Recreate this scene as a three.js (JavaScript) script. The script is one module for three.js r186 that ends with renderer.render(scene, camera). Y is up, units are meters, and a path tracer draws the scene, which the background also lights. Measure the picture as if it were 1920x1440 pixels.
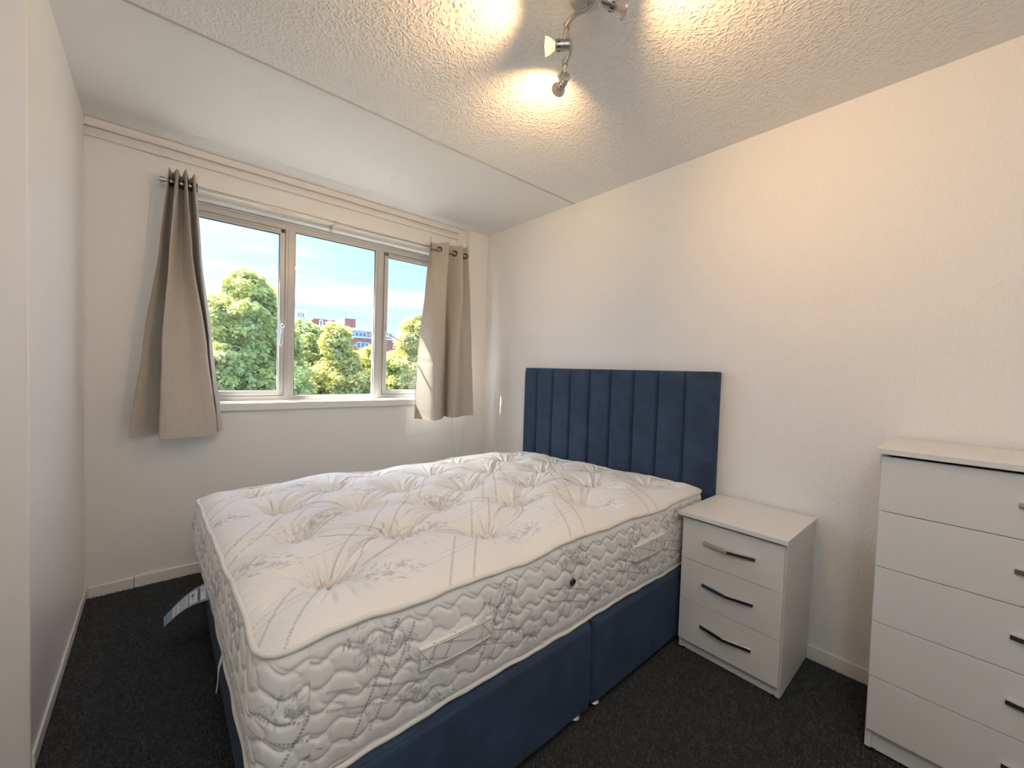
import * as THREE from 'three';
import { RoundedBoxGeometry } from 'three/addons/geometries/RoundedBoxGeometry.js';
import { mergeGeometries, mergeVertices } from 'three/addons/utils/BufferGeometryUtils.js';
import { RectAreaLightUniformsLib } from 'three/addons/lights/RectAreaLightUniformsLib.js';

// ---------------------------------------------------------------- camera, sky, sun, exposure
const scene = new THREE.Scene();
const renderer = new THREE.WebGLRenderer({ antialias: true });
renderer.toneMapping = THREE.LinearToneMapping;
renderer.toneMappingExposure = 2.15;
renderer.shadowMap.enabled = true;
RectAreaLightUniformsLib.init();

const V3 = (x, y, z) => new THREE.Vector3(x, y, z);
const camera = new THREE.PerspectiveCamera(2 * Math.atan(720 / 760) * 180 / Math.PI, 4 / 3, 0.05, 400);
camera.position.set(0.268, 1.1726, 2.7977);
camera.up.set(-0.0039, 0.9990, -0.0444);
camera.lookAt(0.268 + 0.6570, 1.1726 - 0.0309, 2.7977 - 0.7533);
scene.add(camera);

const SUN_TO = V3(0.4155, -0.819, 0.395).normalize();      // the way the sunlight travels: in through the window from the upper left
const sun = new THREE.DirectionalLight(new THREE.Color(1.0, 0.93, 0.80), 16.0);
sun.position.copy(SUN_TO).multiplyScalar(-40);
sun.target.position.set(0, 0, 0);
sun.castShadow = true;
sun.shadow.radius = 1;
Object.assign(sun.shadow.camera, { left: -30, right: 30, top: 30, bottom: -30, near: 1, far: 120 });
sun.shadow.mapSize.set(4096, 4096);
scene.add(sun, sun.target);

// seeded random numbers and value noise
function rng(seed) { let a = seed >>> 0; return () => { a = (a + 0x6D2B79F5) | 0; let t = Math.imul(a ^ (a >>> 15), 1 | a); t = (t + Math.imul(t ^ (t >>> 7), 61 | t)) ^ t; return ((t ^ (t >>> 14)) >>> 0) / 4294967296; }; }
function hash2(x, y, s) { let h = Math.imul(x, 374761393) ^ Math.imul(y, 668265263) ^ Math.imul(s, 2246822519); h = Math.imul(h ^ (h >>> 13), 1274126177); return ((h ^ (h >>> 16)) >>> 0) / 4294967296; }
function noise2(x, y, s = 1, wrap = 0) {
  const ix = Math.floor(x), iy = Math.floor(y), fx = x - ix, fy = y - iy, u = fx * fx * (3 - 2 * fx), v = fy * fy * (3 - 2 * fy);
  const w = (a, b) => wrap ? hash2(((a % wrap) + wrap) % wrap, ((b % wrap) + wrap) % wrap, s) : hash2(a, b, s);
  return (w(ix, iy) * (1 - u) + w(ix + 1, iy) * u) * (1 - v) + (w(ix, iy + 1) * (1 - u) + w(ix + 1, iy + 1) * u) * v;
}
const fbm = (x, y, s = 1, o = 4) => { let a = 0, k = 0.5, t = 0; for (let i = 0; i < o; i++) { a += k * noise2(x, y, s + i); t += k; x *= 2.03; y *= 2.03; k *= 0.5; } return a / t; };
const sstep = (a, b, x) => { const t = Math.min(1, Math.max(0, (x - a) / (b - a))); return t * t * (3 - 2 * t); };
const lerp = (a, b, t) => a + (b - a) * t;

{ // a clear summer sky with thin streaks of cloud; paler towards the horizon; unseen glow round the sun strengthened to light the room
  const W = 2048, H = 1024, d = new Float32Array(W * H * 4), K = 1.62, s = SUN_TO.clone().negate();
  for (let r = 0; r < H; r++) {
    const el = ((r + 0.5) / H - 0.5) * Math.PI, y = Math.sin(el), c = Math.cos(el), e = Math.max(0, el);
    const t = 1 - Math.exp(-e / 0.26);
    for (let k = 0; k < W; k++) {
      const az = ((k + 0.5) / W - 0.5) * 2 * Math.PI, x = Math.cos(az) * c, z = Math.sin(az) * c;
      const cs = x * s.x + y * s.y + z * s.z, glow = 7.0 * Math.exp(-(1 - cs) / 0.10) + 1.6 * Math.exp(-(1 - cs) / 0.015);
      let R = lerp(0.27, 0.15, t), G = lerp(0.46, 0.345, t), B = lerp(0.82, 0.86, t);
      if (e > 0.004) {
        const q = 1 / (y + 0.10), st = fbm(x * q * 0.9 + 3.1, z * q * 2.6 + 7.7, 5, 5), band = sstep(0.53, 0.72, st);
        const thin = 0.05 * sstep(0.42, 0.7, fbm(x * q * 0.6, z * q * 0.9, 21, 4));
        const streak = Math.exp(-(((el - 0.155 - 0.010 * Math.sin(az * 5)) / 0.013) ** 2)) * sstep(0.30, 0.5, fbm(az * 3.0, el * 9, 41, 3));
        const cl = Math.min(1, (band * 0.12 + thin + streak * 0.8) * sstep(0.004, 0.05, e));
        R = lerp(R, 0.62, cl); G = lerp(G, 0.68, cl); B = lerp(B, 0.80, cl);
      }
      const i = (r * W + k) * 4;
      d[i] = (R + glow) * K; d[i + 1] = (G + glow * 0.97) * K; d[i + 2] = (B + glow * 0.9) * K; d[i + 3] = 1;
    }
  }
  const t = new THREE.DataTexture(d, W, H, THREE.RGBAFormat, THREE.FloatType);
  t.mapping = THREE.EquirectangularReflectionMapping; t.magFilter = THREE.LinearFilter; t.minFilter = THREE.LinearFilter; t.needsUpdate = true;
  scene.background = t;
}

// ---------------------------------------------------------------- helpers
const used = new Map();
function numbered(name) { const n = used.get(name) || 0; used.set(name, n + 1); return n ? `${name}_${String(n).padStart(3, '0')}` : name; }
function shade(o) { o.castShadow = true; o.receiveShadow = true; return o; }
function part(name, geo, mat, parent) { const m = shade(new THREE.Mesh(geo, mat)); m.name = name; parent.add(m); return m; }
function tag(o, label, category, group) { Object.assign(o.userData, { label, category }); if (group) o.userData.group = group; return o; }
function thing(name, label, category, group) { const g = new THREE.Group(); g.name = numbered(name); scene.add(g); return tag(g, label, category, group); }
function structure(name, geo, mat, label) { const m = geo ? shade(new THREE.Mesh(geo, mat)) : new THREE.Group(); m.name = numbered(name); m.userData.kind = 'structure'; if (label) m.userData.label = label; scene.add(m); return m; }
const rgb = (r, g, b) => new THREE.Color().setRGB(r, g, b);
const std = (o) => new THREE.MeshStandardMaterial(o);
const phys = (o) => new THREE.MeshPhysicalMaterial(o);
// box from corner to corner, with softened edges where r > 0, uv in metres
function box(x0, y0, z0, x1, y1, z1, r = 0) {
  const w = x1 - x0, h = y1 - y0, d = z1 - z0;
  const g = r > 0 ? new RoundedBoxGeometry(w, h, d, 2, Math.min(r, w / 2.01, h / 2.01, d / 2.01)) : new THREE.BoxGeometry(w, h, d);
  g.translate((x0 + x1) / 2, (y0 + y1) / 2, (z0 + z1) / 2);
  return planar(g);
}
function planar(g) {                                        // uv in metres, along the axis each face points to
  const p = g.attributes.position, n = g.attributes.normal, uv = new Float32Array(p.count * 2);
  for (let i = 0; i < p.count; i++) {
    const ax = Math.abs(n.getX(i)), ay = Math.abs(n.getY(i)), az = Math.abs(n.getZ(i));
    if (ay >= ax && ay >= az) { uv[2 * i] = p.getX(i); uv[2 * i + 1] = p.getZ(i); }
    else if (ax >= az) { uv[2 * i] = p.getZ(i); uv[2 * i + 1] = p.getY(i); }
    else { uv[2 * i] = p.getX(i); uv[2 * i + 1] = p.getY(i); }
  }
  g.setAttribute('uv', new THREE.BufferAttribute(uv, 2));
  return g;
}
const flat = (g) => { const h = g.index ? g.toNonIndexed() : g; for (const k of Object.keys(h.attributes)) if (!['position', 'normal', 'uv'].includes(k)) h.deleteAttribute(k); return h; };
const join = (list) => mergeGeometries(list.map(flat));
// a surface over a grid; at(u, v) gives [x, y, z], uvAt(u, v) gives [s, t] in metres
function sheet(nu, nv, at, uvAt, closedU = false) {
  const P = [], T = [], I = [];
  for (let j = 0; j <= nv; j++) for (let i = 0; i <= nu; i++) { const u = i / nu, v = j / nv; P.push(...at(u, v)); T.push(...(uvAt ? uvAt(u, v) : [u, v])); }
  for (let j = 0; j < nv; j++) for (let i = 0; i < nu; i++) { const a = j * (nu + 1) + i, b = a + 1, c = a + nu + 1, d = c + 1; I.push(a, c, b, b, c, d); }
  const g = new THREE.BufferGeometry();
  g.setAttribute('position', new THREE.Float32BufferAttribute(P, 3)); g.setAttribute('uv', new THREE.Float32BufferAttribute(T, 2)); g.setIndex(I);
  g.computeVertexNormals();
  if (closedU) { const n = g.attributes.normal; for (let j = 0; j <= nv; j++) { const a = j * (nu + 1), b = a + nu; const m = V3(n.getX(a) + n.getX(b), n.getY(a) + n.getY(b), n.getZ(a) + n.getZ(b)).normalize(); n.setXYZ(a, m.x, m.y, m.z); n.setXYZ(b, m.x, m.y, m.z); } }
  return g;
}
// cloth: a sheet with a second face a little behind it and closed borders
function cloth(nu, nv, at, uvAt, thick) {
  const f = sheet(nu, nv, at, uvAt), p = f.attributes.position, n = f.attributes.normal, t = f.attributes.uv, N = p.count;
  const P = [...p.array], T = [...t.array, ...t.array], I = [...f.index.array];
  for (let i = 0; i < N; i++) P.push(p.getX(i) - n.getX(i) * thick, p.getY(i) - n.getY(i) * thick, p.getZ(i) - n.getZ(i) * thick);
  for (let k = 0; k < f.index.count; k += 3) I.push(N + f.index.array[k], N + f.index.array[k + 2], N + f.index.array[k + 1]);
  const edge = (a, b) => I.push(a, b, N + a, b, N + b, N + a), id = (i, j) => j * (nu + 1) + i;
  for (let i = 0; i < nu; i++) { edge(id(i + 1, 0), id(i, 0)); edge(id(i, nv), id(i + 1, nv)); }
  for (let j = 0; j < nv; j++) { edge(id(0, j), id(0, j + 1)); edge(id(nu, j + 1), id(nu, j)); }
  const g = new THREE.BufferGeometry();
  g.setAttribute('position', new THREE.Float32BufferAttribute(P, 3)); g.setAttribute('uv', new THREE.Float32BufferAttribute(T, 2)); g.setIndex(I);
  g.computeVertexNormals();
  return g;
}
function tube(points, r, seg = 24, sides = 10, closed = false) { return new THREE.TubeGeometry(new THREE.CatmullRomCurve3(points, closed, 'centripetal'), seg, r, sides, closed); }
function rod(a, b, r, r2 = r, sides = 14) { const d = b.clone().sub(a), g = new THREE.CylinderGeometry(r2, r, d.length(), sides); g.applyQuaternion(new THREE.Quaternion().setFromUnitVectors(V3(0, 1, 0), d.clone().normalize())); g.translate(...a.clone().add(b).multiplyScalar(0.5).toArray()); return g; }
function aim(g, at, dir) { g.applyQuaternion(new THREE.Quaternion().setFromUnitVectors(V3(0, 1, 0), dir.clone().normalize())); g.translate(at.x, at.y, at.z); return g; }
// grey or coloured texture from a function of pixel position
function tex(w, h, f, { srgb = false, mx = 1, my = 1 } = {}) {
  const d = new Uint8Array(w * h * 4);
  for (let y = 0; y < h; y++) for (let x = 0; x < w; x++) { const c = f(x, y), i = (y * w + x) * 4; if (c.length) { d[i] = c[0]; d[i + 1] = c[1]; d[i + 2] = c[2]; } else d[i] = d[i + 1] = d[i + 2] = Math.max(0, Math.min(255, c)); d[i + 3] = 255; }
  const t = new THREE.DataTexture(d, w, h);
  t.wrapS = t.wrapT = THREE.RepeatWrapping; t.magFilter = THREE.LinearFilter; t.minFilter = THREE.LinearMipmapLinearFilter; t.generateMipmaps = true;
  if (srgb) t.colorSpace = THREE.SRGBColorSpace;
  t.repeat.set(1 / mx, 1 / my); t.needsUpdate = true;
  return t;
}
// relief made of many small daubs of plaster or chips: Float32 height, wraps round
function daubs(w, h, count, seed, longMin, longMax, wideMin, wideMax, angle, keep) {
  const a = new Float32Array(w * h), R = rng(seed);
  for (let k = 0; k < count; k++) {
    const cx = R() * w, cy = R() * h, L = lerp(longMin, longMax, R()), B = lerp(wideMin, wideMax, R()), th = angle(R), co = Math.cos(th), si = Math.sin(th), amp = 0.35 + 0.65 * R();
    if (keep && R() > keep(cx / w, cy / h)) continue;
    const m = Math.ceil(Math.max(L, B) * 1.6);
    for (let y = -m; y <= m; y++) for (let x = -m; x <= m; x++) {
      const p = (x * co + y * si) / L, q = (-x * si + y * co) / B, e = p * p + q * q;
      if (e > 2.4) continue;
      const i = ((Math.floor(cy) + y + h) % h) * w + ((Math.floor(cx) + x + w) % w), v = amp * Math.exp(-e * 1.6);
      if (v > a[i]) a[i] = v; else a[i] += v * 0.15;
    }
  }
  return a;
}

// ---------------------------------------------------------------- materials
const ROOM = { W: 2.351, H: 2.301, Z: 3.55, ZJ: 0.9835, PIER: 1.092, LEFT: -0.95, T: 0.25 };
const plasterBump = tex(512, 512, (x, y) => 128 + 70 * (fbm(x / 26, y / 26, 3, 4) - 0.5) + 46 * (hash2(x, y, 9) - 0.5), { mx: 0.5, my: 0.5 });
const M = {};
M.wall = std({ color: rgb(0.85, 0.845, 0.83), roughness: 0.62, bumpMap: plasterBump, bumpScale: 0.0012 });
M.wallLeft = std({ color: rgb(0.86, 0.855, 0.84), roughness: 0.40, bumpMap: plasterBump, bumpScale: 0.0006 });
{ // wood-chip lining paper with an up-and-down grain
  const w = 1024, h = 1024, a = daubs(w, h, 15000, 11, 7, 26, 1.6, 3.4, (R) => Math.PI / 2 + (R() - 0.5) * 0.5);
  const t = tex(w, h, (x, y) => 40 + 150 * Math.min(1.2, a[y * w + x]) + 20 * fbm(x / 120, y / 300, 8, 3) - (x % 512 < 2 ? 60 : 0), { mx: 1.06, my: 1.06 });
  M.paper = std({ color: rgb(0.86, 0.85, 0.83), roughness: 0.6, bumpMap: t, bumpScale: 0.0016 });
}
{ // stippled plaster, left smooth along the right-hand wall
  const w = 2048, h = 2048, edge = (u, v) => sstep(0.995, 0.86, u + 0.05 * (fbm(v * 9, 2, 5, 3) - 0.5));
  const a = daubs(w, h, 52000, 5, 4, 11, 2.5, 4.5, (R) => R() * Math.PI, (u, v) => edge(u, v));
  const t = tex(w, h, (x, y) => 30 + 165 * Math.min(1.25, a[y * w + x]), {});
  t.repeat.set(1 / 2.4, 1 / 2.6); t.offset.set(0, -(ROOM.ZJ) / 2.6);
  M.ceilStipple = std({ color: rgb(0.84, 0.835, 0.82), roughness: 0.7, bumpMap: t, bumpScale: 0.0042 });
  const b = daubs(1024, 1024, 9000, 6, 6, 16, 4, 8, (R) => R() * Math.PI);
  M.ceilSmooth = std({ color: rgb(0.84, 0.835, 0.82), roughness: 0.6, bumpMap: tex(1024, 1024, (x, y) => 60 + 90 * b[y * 1024 + x], { mx: 1.2, my: 1.2 }), bumpScale: 0.0011 });
}
M.trim = std({ color: rgb(0.83, 0.82, 0.80), roughness: 0.45, bumpMap: plasterBump, bumpScale: 0.0006 });
M.carpet = std({ color: rgb(0.035, 0.036, 0.038), roughness: 1, bumpMap: tex(512, 512, (x, y) => 255 * hash2(x >> 1, y >> 1, 4), { mx: 0.4, my: 0.4 }), bumpScale: 0.003 });
M.pile = std({ color: rgb(1, 1, 1), roughness: 1 });
M.frame = std({ color: rgb(0.56, 0.555, 0.545), roughness: 0.28, bumpMap: plasterBump, bumpScale: 0.0002 });
M.gasket = std({ color: rgb(0.03, 0.03, 0.03), roughness: 0.7 });
M.glass = phys({ color: rgb(0.97, 0.99, 0.985), roughness: 0.0, transmission: 1, thickness: 0, ior: 1.5 });
M.chrome = std({ color: rgb(0.74, 0.74, 0.74), roughness: 0.20, metalness: 1 });
M.steel = std({ color: rgb(0.50, 0.49, 0.47), roughness: 0.34, metalness: 1 });
M.darkMetal = std({ color: rgb(0.10, 0.095, 0.09), roughness: 0.35, metalness: 0.9 });
M.blackPlastic = std({ color: rgb(0.015, 0.013, 0.012), roughness: 0.5 });
M.whiteBoard = std({ color: rgb(0.78, 0.775, 0.755), roughness: 0.42, bumpMap: tex(256, 256, (x, y) => 128 + 60 * (fbm(x / 7, y / 7, 2, 3) - 0.5), { mx: 0.2, my: 0.2 }), bumpScale: 0.00025 });
{ // woven curtain cloth
  const t = tex(256, 256, (x, y) => 120 + 60 * Math.sin(x * Math.PI / 4) * (((y >> 2) & 1) ? 1 : -1) + 40 * (hash2(x, y, 3) - 0.5), { mx: 0.10, my: 0.10 });
  const c = tex(512, 512, (x, y) => { const k = 0.95 + 0.05 * (fbm(x / 3, y / 40, 4, 3) - 0.5) + 0.04 * (fbm(x / 40, y / 3, 7, 3) - 0.5); return [203 * k, 195 * k, 184 * k]; }, { srgb: true, mx: 0.6, my: 0.6 });
  M.curtain = phys({ map: c, color: rgb(1, 1, 1), roughness: 0.85, bumpMap: t, bumpScale: 0.0004, sheen: 0.25, sheenRoughness: 0.5, sheenColor: rgb(0.8, 0.76, 0.7) });
}
{ // blue plush upholstery
  const c = tex(512, 512, (x, y) => { const k = 0.80 + 0.34 * fbm(x / 46, y / 46, 12, 4) + 0.12 * (fbm(x / 3, y / 9, 15, 2) - 0.5); return [52 * k, 70 * k, 96 * k]; }, { srgb: true, mx: 0.7, my: 0.7 });
  const b = tex(256, 256, (x, y) => 255 * fbm(x / 2.2, y / 2.2, 31, 2), { mx: 0.12, my: 0.12 });
  M.plush = phys({ map: c, color: rgb(1, 1, 1), roughness: 0.9, bumpMap: b, bumpScale: 0.0006, sheen: 0.4, sheenRoughness: 0.4, sheenColor: rgb(0.22, 0.28, 0.36) });
}

// ---------------------------------------------------------------- the room
const { W, H, Z, ZJ, PIER, LEFT, T } = ROOM;
const WIN = { x0: 0.335, x1: 2.07, y0: 0.93, y1: 2.055 };
structure('floor', box(LEFT - T, -0.15, -T, W + T, 0, Z + T), M.carpet, 'dark charcoal carpeted floor');
{ // ceiling: two boarded areas either side of a narrow open joint that runs across the room
  structure('ceiling', join([box(LEFT - T, H, ZJ + 0.006, W + T, H + 0.2, Z + T), box(LEFT - T, H + 0.006, ZJ - 0.008, W + T, H + 0.2, ZJ + 0.008)]), M.ceilStipple, 'white stippled plaster ceiling');
  structure('ceiling', box(LEFT - T, H, -T, W + T, H + 0.2, ZJ - 0.006), M.ceilSmooth, 'smoother white ceiling area by the window');
  const g = box(0, H - 0.003, ZJ - 0.0045, W, H + 0.004, ZJ + 0.0045, 0.002);
  structure('trim_1', g, std({ color: rgb(0.50, 0.49, 0.46), roughness: 0.6 }), 'grey jointing strip across the ceiling');
}
{ // window wall with its opening
  const s = new THREE.Shape(); s.moveTo(LEFT - T, -0.1); s.lineTo(W + T, -0.1); s.lineTo(W + T, H + 0.1); s.lineTo(LEFT - T, H + 0.1); s.closePath();
  const h = new THREE.Path(); h.moveTo(WIN.x0, WIN.y0); h.lineTo(WIN.x0, WIN.y1); h.lineTo(WIN.x1, WIN.y1); h.lineTo(WIN.x1, WIN.y0); h.closePath(); s.holes.push(h);
  const g = new THREE.ExtrudeGeometry(s, { depth: T, bevelEnabled: false }); g.translate(0, 0, -T);
  structure('wall_window', planar(g), M.wall, 'white wall with the window');
}
structure('wall_right', box(W, -0.1, 0, W + T, H + 0.1, Z + T), M.paper, 'white textured papered wall behind the headboard');
structure('wall_left', box(LEFT - T, -0.1, 0, 0, H + 0.1, PIER, 0.004), M.wallLeft, 'white left-hand wall ending in a square corner');
structure('wall_alcove', box(LEFT - T, -0.1, PIER, LEFT, H + 0.1, Z + T), M.wall, 'white alcove wall behind the corner');
structure('wall_back', box(LEFT - T, -0.1, Z, W + T, H + 0.1, Z + T), M.wall, 'white back wall of the room');
structure('wall_corner', join([box(2.160, 0, 0, W, H, 0.050, 0.002), box(2.070, 0, 0, 2.160, H, 0.006, 0.002)]), M.wall, 'white boxed-in pipe column in the corner beside the window');
{ // painted battens where window wall and ceiling meet
  const bead = (y, z, r, s) => tube(Array.from({ length: 24 }, (_, i) => V3(i / 23 * 2.078, y + 0.0012 * Math.sin(i * 1.3 + s), z + 0.001 * Math.sin(i * 2.1 + s))), r, 80, 10);
  structure('trim_2', join([box(0, 2.216, 0, 2.078, 2.240, 0.016, 0.004), bead(2.222, 0.014, 0.007, 1)]), M.trim, 'painted batten along the top of the window wall');
  structure('trim_3', join([box(0, 2.262, 0, 2.078, H, 0.020, 0.004), bead(2.268, 0.020, 0.007, 4)]), M.trim, 'painted coving bead under the ceiling by the window');
}
{ // skirting boards, in the lengths they were cut to
  const runs = [
    ['baseboard_window', 'white skirting board under the window', [[0.012, 0.175], [0.177, 0.62], [0.622, 1.40], [1.402, 2.068]].map(([a, b], i) => box(a, 0, 0, b, 0.061 - (i ? 0 : 0.003), 0.013, 0.004))],
    ['baseboard_left', 'white skirting board along the left wall', [[0.0, 0.30], [0.302, 1.09]].map(([a, b], i) => box(0, 0, a, 0.006 + i * 0.001, 0.050, b, 0.003))],
    ['baseboard_right', 'white skirting board along the headboard wall', [[0.05, 1.2], [1.202, Z]].map(([a, b]) => box(W - 0.012, 0, a, W, 0.061, b, 0.004))],
    ['baseboard_alcove', 'white skirting board in the alcove', [box(LEFT, 0, PIER, LEFT + 0.012, 0.06, Z, 0.004)]],
  ];
  for (const [n, l, list] of runs) { const g = structure(n, null, null, l); list.forEach((q) => part('board', q, M.trim, g)); }
}
{ // carpet pile: short twisted tufts where the floor shows
  const R = rng(77), tuft = join([0, 1].map((k) => { const g = new THREE.ConeGeometry(0.0022, 0.012, 4, 1, true); g.translate(0, 0.006, 0); g.rotateZ(k ? 0.5 : -0.35); g.rotateX(k ? 0.3 : -0.3); g.translate(k ? 0.0016 : -0.0016, 0, 0); return g; }));
  const spots = [], add = (x0, x1, z0, z1, step) => { for (let x = x0; x < x1; x += step) for (let z = z0; z < z1; z += step) spots.push([x + (R() - 0.5) * step, z + (R() - 0.5) * step]); };
  add(0.014, 0.60, 0.014, 1.95, 0.0052);
  add(0.60, 2.335, 1.90, 2.60, 0.0052);
  add(0.75, 1.99, 2.60, 2.95, 0.0058);
  const inside = ([x, z]) => (x > 0.45 && x < 2.3 && z > 0.62 && z < 1.965) || (x > 1.99 && x < 2.34 && z > 2.0 && z < 2.375);
  const keep = spots.filter((s) => !inside(s)), im = new THREE.InstancedMesh(tuft, M.pile, keep.length), o = new THREE.Object3D(), c = new THREE.Color();
  keep.forEach(([x, z], i) => {
    o.position.set(x, -0.002, z); o.rotation.set((R() - 0.5) * 0.9, R() * 6.28, (R() - 0.5) * 0.9); o.scale.setScalar(0.7 + 0.6 * R()); o.updateMatrix(); im.setMatrixAt(i, o.matrix);
    const k = (R() < 0.10 ? 1.9 : 0.65 + 0.9 * R()); c.setRGB(0.060 * k, 0.063 * k, 0.065 * k); im.setColorAt(i, c);
  });
  im.name = 'carpet_pile'; im.userData.kind = 'stuff'; tag(im, 'short dark charcoal carpet pile covering the floor', 'carpet'); shade(im); scene.add(im);
}

// ---------------------------------------------------------------- the window
{
  const g = structure('window_1', null, null, 'white three-light window');
  const { x0, x1, y0, y1 } = WIN, zi = -0.068, zo = -0.116;
  const rail = (a, b, c, d, z0 = zo, z1 = zi, r = 0.006) => box(a, c, z0, b, d, z1, r);
  part('frame', join([rail(x0, x1, 2.008, y1), rail(x0, x1, 0.944, 0.976), rail(x0, x0 + 0.032, 0.944, y1), rail(x1 - 0.032, x1, 0.944, y1),
    box(x0, 2.040, zi - 0.002, x1, 2.0545, zi + 0.008, 0.004)]), M.frame, g);
  for (const [a, b] of [[0.860, 0.917], [1.437, 1.500]]) part('mullion', join([rail(a, b, 0.970, 2.012, zo, zi - 0.002, 0.004), rail((a + b) / 2 - 0.012, (a + b) / 2 + 0.012, 0.970, 2.012, zi - 0.01, zi + 0.001, 0.002)]), M.frame, g);
  const pane = (a, b, c, d, parent) => part('pane', box(a, c, -0.101, b, d, -0.099), M.glass, parent);
  const gaskets = (a, b, c, d, z) => join([box(a, c, z - 0.003, b, c + 0.0035, z), box(a, d - 0.0035, z - 0.003, b, d, z), box(a, c, z - 0.003, a + 0.0035, d, z), box(b - 0.0035, c, z - 0.003, b, d, z)]);
  pane(0.915, 1.439, 0.974, 2.010, g);
  part('gasket', gaskets(0.917, 1.437, 0.977, 2.007, zi - 0.012), M.gasket, g);
  // opening lights: left and right
  for (const [a, b, sx] of [[x0 + 0.034, 0.858, 1], [1.502, x1 - 0.034, -1]]) {
    const c = 0.978, d = 2.006, w = 0.029, z0 = -0.110, z1 = zi + 0.006;
    const s = part('sash', join([rail(a, b, c, c + w, z0, z1, 0.005), rail(a, b, d - w, d, z0, z1, 0.005), rail(a, a + w, c, d, z0, z1, 0.005), rail(b - w, b, c, d, z0, z1, 0.005)]), M.frame, g);
    pane(a + w - 0.004, b - w + 0.004, c + w - 0.004, d - w + 0.004, s);
    part('gasket', gaskets(a + w, b - w, c + w, d - w, z1 - 0.016), M.gasket, s);
    const vx0 = a + 0.05, vx1 = b - 0.05, slats = [0, 1, 2].map((k) => box(vx0, d - 0.012 - k * 0.007, z1, vx1, d - 0.007 - k * 0.007, z1 + 0.006, 0.001));
    part('trickle_vent', join([box(vx0 - 0.01, d - 0.031, z1 - 0.001, vx1 + 0.01, d - 0.003, z1 + 0.003, 0.001), ...slats, box(vx1 - 0.03, d - 0.026, z1, vx1 - 0.012, d - 0.008, z1 + 0.012, 0.002)]), M.frame, s);
    const hx = sx > 0 ? b - w / 2 : a + w / 2, hy = 1.41;
    const end = sx > 0 ? V3(hx - 0.012, hy - 0.115, z1 + 0.030) : V3(hx + 0.125, hy - 0.045, z1 + 0.028);
    part('handle', join([box(hx - 0.010, hy - 0.035, z1 - 0.001, hx + 0.010, hy + 0.035, z1 + 0.006, 0.003), rod(V3(hx, hy, z1), V3(hx, hy, z1 + 0.032), 0.009), new THREE.SphereGeometry(0.013, 14, 10).translate(hx, hy, z1 + 0.030), rod(V3(hx, hy, z1 + 0.030), end, 0.008, 0.006), new THREE.SphereGeometry(0.0065, 10, 8).translate(end.x, end.y, end.z)]), M.chrome, s);
  }
  part('sill', box(x0 - 0.035, 0.895, -0.10, x1 + 0.0, 0.941, 0.022, 0.005), M.trim, g);
  part('outer_sill', box(x0 - 0.02, 0.87, -T - 0.06, x1 + 0.02, 0.934, -0.13, 0.004), M.frame, g);
}

// ---------------------------------------------------------------- curtain pole and curtains
const POLE = { y: 2.072, z: 0.092 };
{
  const g = thing('curtain_pole', 'thin grey metal curtain pole above the window', 'curtain pole');
  part('rod', join([rod(V3(0.285, POLE.y, POLE.z), V3(1.13, POLE.y, POLE.z), 0.0095), rod(V3(1.10, POLE.y, POLE.z), V3(2.10, POLE.y, POLE.z), 0.0082)]), M.steel, g);
  for (const [x, s] of [[0.285, -1], [2.10, 1]]) part('finial', join([rod(V3(x, POLE.y, POLE.z), V3(x + s * 0.016, POLE.y, POLE.z), 0.013), rod(V3(x + s * 0.014, POLE.y, POLE.z), V3(x + s * 0.020, POLE.y, POLE.z), 0.0115, 0.009)]), M.steel, g);
  for (const x of [0.315, 1.105, 2.06]) part('bracket', join([box(x - 0.009, POLE.y - 0.035, 0, x + 0.009, POLE.y + 0.012, 0.004, 0.001), rod(V3(x, POLE.y, 0.002), V3(x, POLE.y, POLE.z), 0.0045), new THREE.TorusGeometry(0.0115, 0.003, 8, 18).rotateY(Math.PI / 2).translate(x, POLE.y, POLE.z), new THREE.SphereGeometry(0.0035, 8, 6).translate(x, POLE.y - 0.026, 0.005)]), M.steel, g);
}
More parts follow.
